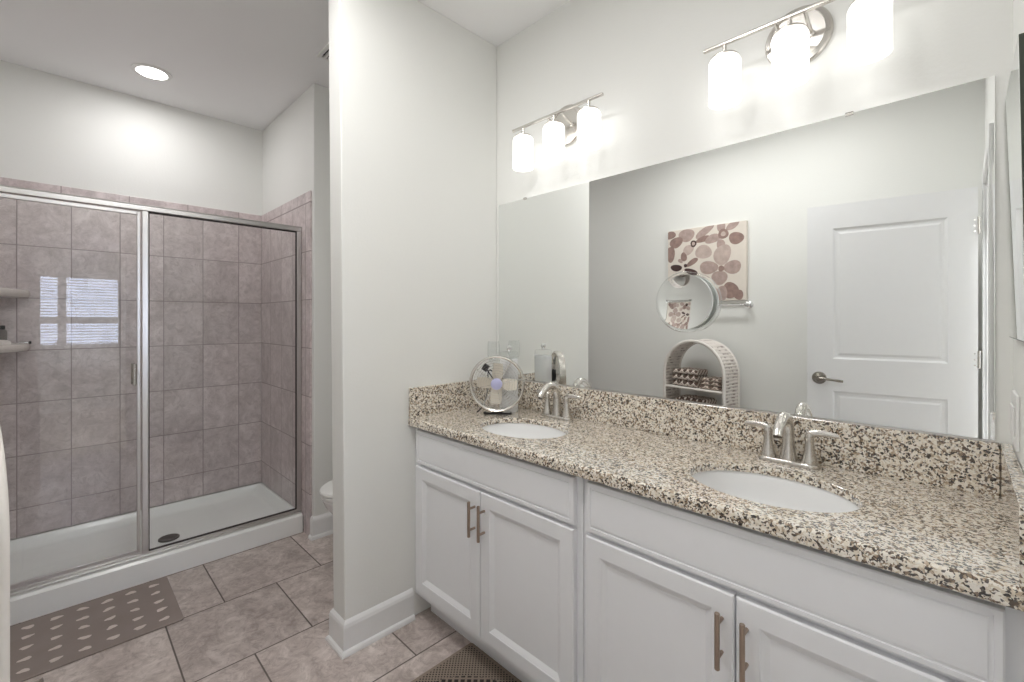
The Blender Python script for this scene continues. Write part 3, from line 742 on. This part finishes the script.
for k in range(4):
    a = PI / 2 * k - .06; b = B(); n = 6; top = []; bot = []
    for i in range(n + 1):
        r = .020 + (.093 - .020) * i / n; wd = .016 + .010 * math.sin(PI * min(1, .25 + .55 * i / n))
        top.append((r, wd)); 
    up = [(r, wd, -.006 + .0) for r, wd in top]
    pol = [(r, wd) for r, wd in top] + [(r, -wd) for r, wd in reversed(top)]
    def tr(r, s, y): return (r * math.cos(a) - s * math.sin(a), y + s * .22, ZF + r * math.sin(a) + s * math.cos(a))
    rings(b, [[tr(r, s, -.001) for r, s in pol], [tr(r, s, .0005) for r, s in pol]]); obj('blade', b, MB_, fan)
b = B(); lathe(b, [(.018, -.012), (.030, -.014), (.033, -.020), (.033, -.028), (.028, -.033), (.002, -.034)], (0, 0, ZF), 'Y', 28); obj('motor', b, M['dark'], fan, A35)
b = B(); tube(b, [(-.062, .012, .0045), (-.03, .004, .0045), (.03, .004, .0045), (.062, .012, .0045)], .0045, 10); tube(b, [(-.062, .012, .0045), (-.06, .032, .0045)], .0045, 10); tube(b, [(.062, .012, .0045), (.06, .032, .0045)], .0045, 10)
box(b, (-.025, -.004, .002), (.025, .014, .014)); obj('stand', b, M['dark'], fan, A35)
b = B(); pts = bez((0, .033, ZF), (-.02, .06, ZF + .05), (-.055, .06, ZF + .08), (-.05, .045, ZF + .03), 12) + bez((-.05, .045, ZF + .03), (-.045, .05, .08), (-.07, .03, .02), (-.10, .03, .004), 10)[1:]
tube(b, pts, .0028, 8); obj('cord', b, M['dark'], fan, A35)
b = B(); box(b, (-.066, -.008, ZF + .058), (-.040, .010, ZF + .088)); bmesh.ops.rotate(b, verts=b.verts, cent=(-.053, 0, ZF + .073), matrix=Matrix.Rotation(.6, 3, 'Y'))
tube(b, [(-.046, -.002, ZF + .064), (-.018, .006, ZF + .018)], .003, 8); obj('ring_bracket', b, M['dark'], fan, A35)

t = thing('glass_canister', 'white filled glass canister with a glass knob, seen in the mirror behind the fan', 'canister', (.222, -.130, ZT + .0008))
b = B(); pl = rrect(-.040, .040, -.040, .040, .030, 6); rings(b, [[(x * k, y * k, z) for x, y in pl] for z, k in ((0, .96), (.004, 1), (.248, 1), (.252, .98))]); obj('body', b, flat('milky_white_glass', (.80, .81, .82), .2, var=.01), t, A35)
b = B(); rings(b, [[(x * k, y * k, z) for x, y in pl] for z, k in ((.2525, .99), (.256, 1), (.276, 1), (.282, .9), (.285, .4))]); obj('lid', b, M['clear'], t, A35)
b = B(); lathe(b, [(.005, .285), (.006, .288), (.012, .296), (.013, .303), (.010, .311), (.003, .315)], (0, 0, 0), 'Z', 20); obj('knob', b, M['chrome'], t, A35)
o = thing('glass_vase', 'tall clear stemmed glass in the corner behind the fan', 'glass', (.060, -.080, ZT + .0010))
b = B(); lathe(b, [(.033, 0), (.034, .003), (.012, .010), (.005, .022), (.0045, .19), (.008, .205), (.022, .225), (.031, .255), (.031, .30), (.028, .325), (.0265, .325), (.0295, .30), (.0295, .256), (.020, .228), (.002, .212)], (0, 0, 0), 'Z', 28); obj('goblet', b, M['clear'], o, A35)

# ================================================================== REAR WALL THINGS
ar = thing('canvas_picture', 'square canvas print of brown and mauve flowers above the towel bar', 'picture', (-.012, YR, 1.487))
PW, PH, PD = .618, .596, .032
b = B(); box(b, (0, .001, 0), (PW, PD, PH)); obj('canvas', b, flat('cream_canvas', (.74, .68, .615), .85, var=.05, scale=25), ar, bevel=.003)
FL = []
def pt(px, py):
    a = (px - 45) / 425; top = 90 - 60 * a; return a * PW, PH * (1 - (py - top) / (385 + 45 * a))
SCL = PW / 425
MV = flat('mauve_wash', (.43, .33, .30), .85, var=.4, scale=28); BR = flat('brown_wash', (.30, .205, .18), .85, var=.45, scale=30)
DK = flat('dark_brown_wash', (.075, .042, .038), .85, var=.3, scale=40); PK = flat('rose_grey_wash', (.52, .42, .38), .85, var=.3, scale=22)
petals = [  # crop px centre, half length, half width, angle deg, tone
    (155, 110, 46, 36, 0, 0), (95, 150, 40, 30, -20, 1), (255, 90, 58, 20, -32, 0), (165, 190, 34, 26, -40, 3), (250, 130, 42, 16, -12, 1), (60, 112, 22, 34, 80, 1), (62, 215, 26, 46, 0, 1), (195, 155, 17, 19, 0, 2), (195, 155, 9, 10, 0, 3),
    (250, 200, 46, 38, 8, 3), (300, 128, 42, 24, -15, 0), (345, 62, 22, 34, 0, 0), (404, 52, 40, 20, -38, 0), (420, 125, 38, 32, 12, 1), (342, 158, 22, 27, 0, 0), (355, 102, 27, 27, 0, 1), (355, 102, 13, 13, 0, 3),
    (350, 215, 44, 56, 20, 3), (402, 282, 44, 36, -8, 0), (335, 340, 42, 38, 0, 0), (278, 285, 50, 36, 5, 0), (345, 290, 16, 16, 0, 1),
    (140, 228, 18, 26, -10, 1), (188, 256, 38, 15, -32, 1), (182, 308, 40, 16, 22, 2), (96, 288, 34, 19, 8, 2), (150, 275, 10, 10, 0, 2), (120, 250, 16, 10, 40, 0),
    (392, 408, 40, 44, -20, 1), (345, 425, 32, 40, 10, 0), (432, 432, 24, 26, 0, 1), (300, 420, 26, 30, 0, 3),
    (95, 380, 44, 30, 20, 0), (170, 395, 38, 34, -20, 1), (130, 430, 26, 24, 0, 2), (220, 440, 40, 26, 10, 0), (75, 445, 30, 26, 0, 3), (235, 365, 34, 26, -30, 3)]
b = B()
for i, (px, py, hl, hw, ang, tn) in enumerate(petals):
    cx_, cz = pt(px, py); a0 = -math.radians(ang); out = []
    for k in range(20):
        a = 2 * PI * k / 20; r = 1 + .05 * math.sin(3 * a + i)
        ex, ez = hl * SCL * r * math.cos(a), hw * SCL * r * math.sin(a)
        x = min(PW - .002, max(.002, cx_ + ex * math.cos(a0) - ez * math.sin(a0))); z = min(PH - .002, max(.002, cz + ex * math.sin(a0) + ez * math.cos(a0)))
        out.append((x, z))
    y = PD + .0002 + i * .00006
    f_ = b.faces.new([b.verts.new((x, y, z)) for x, z in out]); f_.material_index = tn
obj('flower_print', b, [MV, BR, DK, PK], ar)

t = thing('towel_bar', 'chrome towel bar on the rear wall under the flower canvas', 'towel bar', (0, YR, 1.452))
b = B(); tube(b, [(.015, .062, 0), (.612, .062, 0)], .008, 14); obj('bar', b, M['chrome'], t, A35)
for x in (.008, .620):
    b = B(); lathe(b, [(.024, 0), (.023, -.006), (.013, -.012), (.011, -.048), (.017, -.052), (.018, -.072), (.012, -.076), (.002, -.077)], (x, 0, 0), 'Y', 24); obj('post', b, M['chrome'], t, A35)

# ---- arched wicker shelf (front looks at the vanity wall, +Y)
def wicker():
    t = NT('woven_cream_wicker'); v = t.obj(); s = t.n('ShaderNodeSeparateXYZ'); t.l(v, s.inputs[0])
    wv = t.n('ShaderNodeTexWave', wave_type='BANDS', bands_direction='Z'); wv.inputs['Scale'].default_value = 13; wv.inputs['Distortion'].default_value = 1.5; t.l(v, wv.inputs[0])
    nz = t.noise(v, 24, 3)[0]
    c = t.mix(t.math('MULTIPLY', t.ramp(wv.outputs[1], [(.25, 1.0), (.5, 0.0)]), t.ramp(nz, [(.45, 0.0), (.6, 1.0)])), (.72, .67, .63), (.30, .255, .235))
    t.set(Base_Color=c, Roughness=.75); t.bump(wv.outputs[1], .6, .006); return t.m
RM_ = flat('cream_rattan', (.78, .745, .705), .55, var=.06)
SW, SD, SHT = .52, .19, 1.19
sf = thing('wicker_shelf', 'arched cream wicker shelf unit standing by the rear wall', 'shelf unit', (.319, -1.849, 0), math.radians(9.8))
def arch(r_off=0, n=22):
    R = SW / 2 - r_off; zs_ = SHT - SW / 2
    return [(-R, 0.0), (-R, zs_ * .5)] + [(-R * math.cos(PI * i / n), zs_ + R * math.sin(PI * i / n)) for i in range(n + 1)] + [(R, zs_ * .5), (R, 0.0)]
for nm, y in (('front_rim', SD / 2), ('rear_rim', -SD / 2)):
    b = B(); tube(b, [(x, y, z) for x, z in arch(.012)], .012, 12); obj(nm, b, RM_, sf, A35)
b = B(); A1, A2 = arch(.006), arch(.016)
lo = []
for (x1, z1), (x2, z2) in zip(A1, A2): lo.append([(x1, -SD / 2 + .006, z1), (x1, SD / 2 - .006, z1), (x2, SD / 2 - .006, z2), (x2, -SD / 2 + .006, z2)])
rings(b, lo); obj('woven_side', b, wicker(), sf)
for z in (.10, .46, .82):
    b = B(); box(b, (-SW / 2 + .016, -SD / 2 + .004, z - .012), (SW / 2 - .016, SD / 2 - .004, z)); tube(b, [(-SW / 2 + .014, SD / 2 - .004, z - .006), (SW / 2 - .014, SD / 2 - .004, z - .006)], .009, 10); obj('shelf', b, RM_, sf, A35)
def towel_mat(name, c1_, c2_, c3_, sc):
    t = NT(name); v = t.obj(); s = t.n('ShaderNodeSeparateXYZ'); t.l(v, s.inputs[0])
    u = t.math('MULTIPLY', s.outputs[0], sc); zz = t.math('MULTIPLY', t.math('ADD', s.outputs[2], s.outputs[1]), sc * 1.3)
    tri = t.math('ABSOLUTE', t.math('SUBTRACT', t.math('FRACT', u), .5))
    k = t.math('FRACT', t.math('ADD', zz, tri))
    c = t.ramp(k, [(0, c1_), (.26, c2_), (.46, c3_), (.62, c2_), (.84, c1_)], 'CONSTANT')
    t.set(Base_Color=c, Roughness=.95); t.bump(t.noise(v, 300, 2)[0], .5, .003); return t.m
TW1 = towel_mat('towel_diamond', (.11, .07, .055), (.80, .73, .67), (.30, .22, .185), 20)
TW2 = towel_mat('towel_stripe', (.15, .105, .085), (.66, .57, .50), (.27, .20, .17), 14)
RZ = Matrix.Rotation(math.radians(9.8), 4, 'Z')
def towel(lx, z, wd, dp, ht, mat, label, group, sag=0.0):
    b = B(); n = 10; r = ht / 2
    prof = [(-dp / 2, z_) for z_ in ()]
    sec = []
    for i in range(9): a = -PI / 2 + PI * i / 8; sec.append((dp / 2 - r + r * math.cos(a), r + r * math.sin(a)))
    sec += [(-dp / 2, ht), (-dp / 2, ht * .56), (-dp / 2 + .02, ht * .5), (-dp / 2, ht * .44), (-dp / 2, 0)]
    lo = []
    for i in range(n + 1):
        x = -wd / 2 + wd * i / n; k = 1 - .10 * abs(2 * i / n - 1) ** 6; dz = sag * x
        lo.append([(x, y, hh * k + dz + .002 * math.sin(90 * x) * min(1, hh / .012) * (1 if hh > .004 else 0)) for y, hh in sec])
    rings(b, lo)
    o = obj('folded_towel', b, mat, None, A35)
    p = Matrix.Translation((.319, -1.849, 0)) @ RZ @ Vector((lx, .002, z)); o.location = p; o.rotation_euler = (0, 0, math.radians(9.8) + random.uniform(-.02, .02))
    return tag(o, label, 'towel', group)
zz = .8205
for i, (h_, lb) in enumerate(((.046, 'diamond patterned brown towel at the bottom of the tall stack on the wicker shelf'), (.044, 'diamond patterned brown towel in the middle of the tall stack on the wicker shelf'), (.040, 'diamond patterned brown towel on top of the tall stack on the wicker shelf'))):
    towel(-.082, zz, .21, .150, h_, TW1, lb, 'towels on the arched shelf'); zz += h_ + .0025
zz = .8205
for i, (h_, lb) in enumerate(((.030, 'brown striped towel at the bottom of the low pile on the wicker shelf'), (.026, 'brown striped towel in the middle of the low pile on the wicker shelf'), (.024, 'brown striped towel on top of the low pile on the wicker shelf'))):
    towel(.128, zz, .165 - .01 * i, .140, h_, TW2, lb, 'towels on the arched shelf'); zz += h_ + .0025
zz = .4605
for i, lb in enumerate(('bottom towel', 'second towel from the bottom', 'third towel from the bottom', 'fourth towel from the bottom', 'topmost towel')):
    towel(-.03, zz, .25, .150, .054, TW1 if i % 2 == 0 else TW2, lb + ' in the pile on the middle wicker shelf', 'towels on the arched shelf'); zz += .0565

# ================================================================== DOORWAY WALL THINGS
t = thing('wall_hung_mirror', 'small dark edged mirror hanging tilted on the wall beside the vanity', 'mirror', (XR, 0, 1.298))
b = B(); ya, yb2 = -.49, -.100
def tilt(z): return -.0108 - .0085 * z / .53
def slab(bb, y0, y1, z0, z1, d0, d1):
    rings(bb, [[(tilt(z) + d0, y0, z), (tilt(z) + d0, y1, z), (tilt(z) + d1, y1, z), (tilt(z) + d1, y0, z)] for z in (z0, z1)])
rings(b, [[(tilt(z), ya, z), (tilt(z), yb2, z), (-.0006, yb2, z), (-.0006, ya, z)] for z in (0, .523)]); obj('backing', b, M['darkframe'], t)
b = B(); slab(b, ya + .002, yb2 - .002, .002, .521, -.0012, -.0001); obj('mirror_pane', b, M['mirror'], t)
t = thing('switch_plate', 'white double switch plate on the wall above the countertop end', 'switch', (XR, -.135, 1.115))
b = B(); box(b, (-.006, -.060, -.060), (-.0003, .060, .060)); obj('plate', b, M['plate'], t, bevel=.002)
for y in (-.024, .024):
    b = B(); box(b, (-.010, y - .016, -.033), (-.006, y + .016, .033)); obj('rocker', b, M['plate'], t, bevel=.0015)

# ================================================================== BEDROOM FURNITURE mirrored in the shower glass
t = thing('console_table', 'white console table under the bedroom window', 'table', (WX - .30, -1.40, 0))
b = B(); box(b, (-.20, -.62, .72), (.20, .62, .76)); obj('top', b, M['door'], t, bevel=.004)
b = B(); box(b, (-.17, -.58, .64), (.17, .58, .72)); obj('apron', b, M['door'], t)
for x in (-.16, .13):
    for y in (-.58, .55):
        b = B(); box(b, (x, y, 0), (x + .035, y + .035, .72)); obj('leg', b, M['door'], t)
for i, (y, lb) in enumerate(((.05, 'white mug on the bedroom console, first from the doorway side'), (.17, 'white mug on the bedroom console, second from the doorway side'), (.29, 'white mug on the bedroom console, third from the doorway side'), (.41, 'white mug on the bedroom console, last in the row'))):
    m_ = thing('mug', lb, 'mug', (WX - .38, -1.40 + y, .7605), 0, 'white mugs on the bedroom console')
    b = B(); lathe(b, [(.034, 0), (.040, .006), (.042, .09), (.039, .09), (.037, .008), (.002, .006)], (0, 0, 0), 'Z', 20); obj('cup', b, M['porcelain'], m_, A35)
    b = B(); tube(b, bez((-.040, 0, .075), (-.075, 0, .08), (-.075, 0, .02), (-.040, 0, .02), 8), .005, 8); obj('handle', b, M['porcelain'], m_, A35)

# ---- bare tree outside the bedroom window
t = thing('bare_tree', 'bare branched tree outside the bedroom window', 'tree', (15.0, .4, -.6))
rt = random.Random(11); b = B()
def branch(p, d, L, r_, k):
    q = p + d * L; m_ = p + d * L * .5 + Vector((rt.uniform(-.04, .04), rt.uniform(-.06, .06), 0)) * L
    tube(b, [p, m_, q], [r_, r_ * .85, r_ * .68], 6)
    if k:
        for _ in range(3 if k > 2 else 2):
            e = (d + Vector((rt.uniform(-.7, .7), rt.uniform(-.9, .9), rt.uniform(-.3, .5)))).normalized(); branch(q, e, L * rt.uniform(.62, .8), r_ * .62, k - 1)
branch(Vector((0, 0, 0)), Vector((.02, .05, 1)), 2.4, .07, 5)
obj('trunk', b, flat('grey_bark', (.16, .135, .115), .9, var=.2), t)
b = B(); box(b, (5.15, -8, -.8), (16, 6, -.6)); struct('ground', b, flat('pale_ground', (.35, .36, .30), .9, var=.15, scale=3), 'pale ground outside the bedroom window')
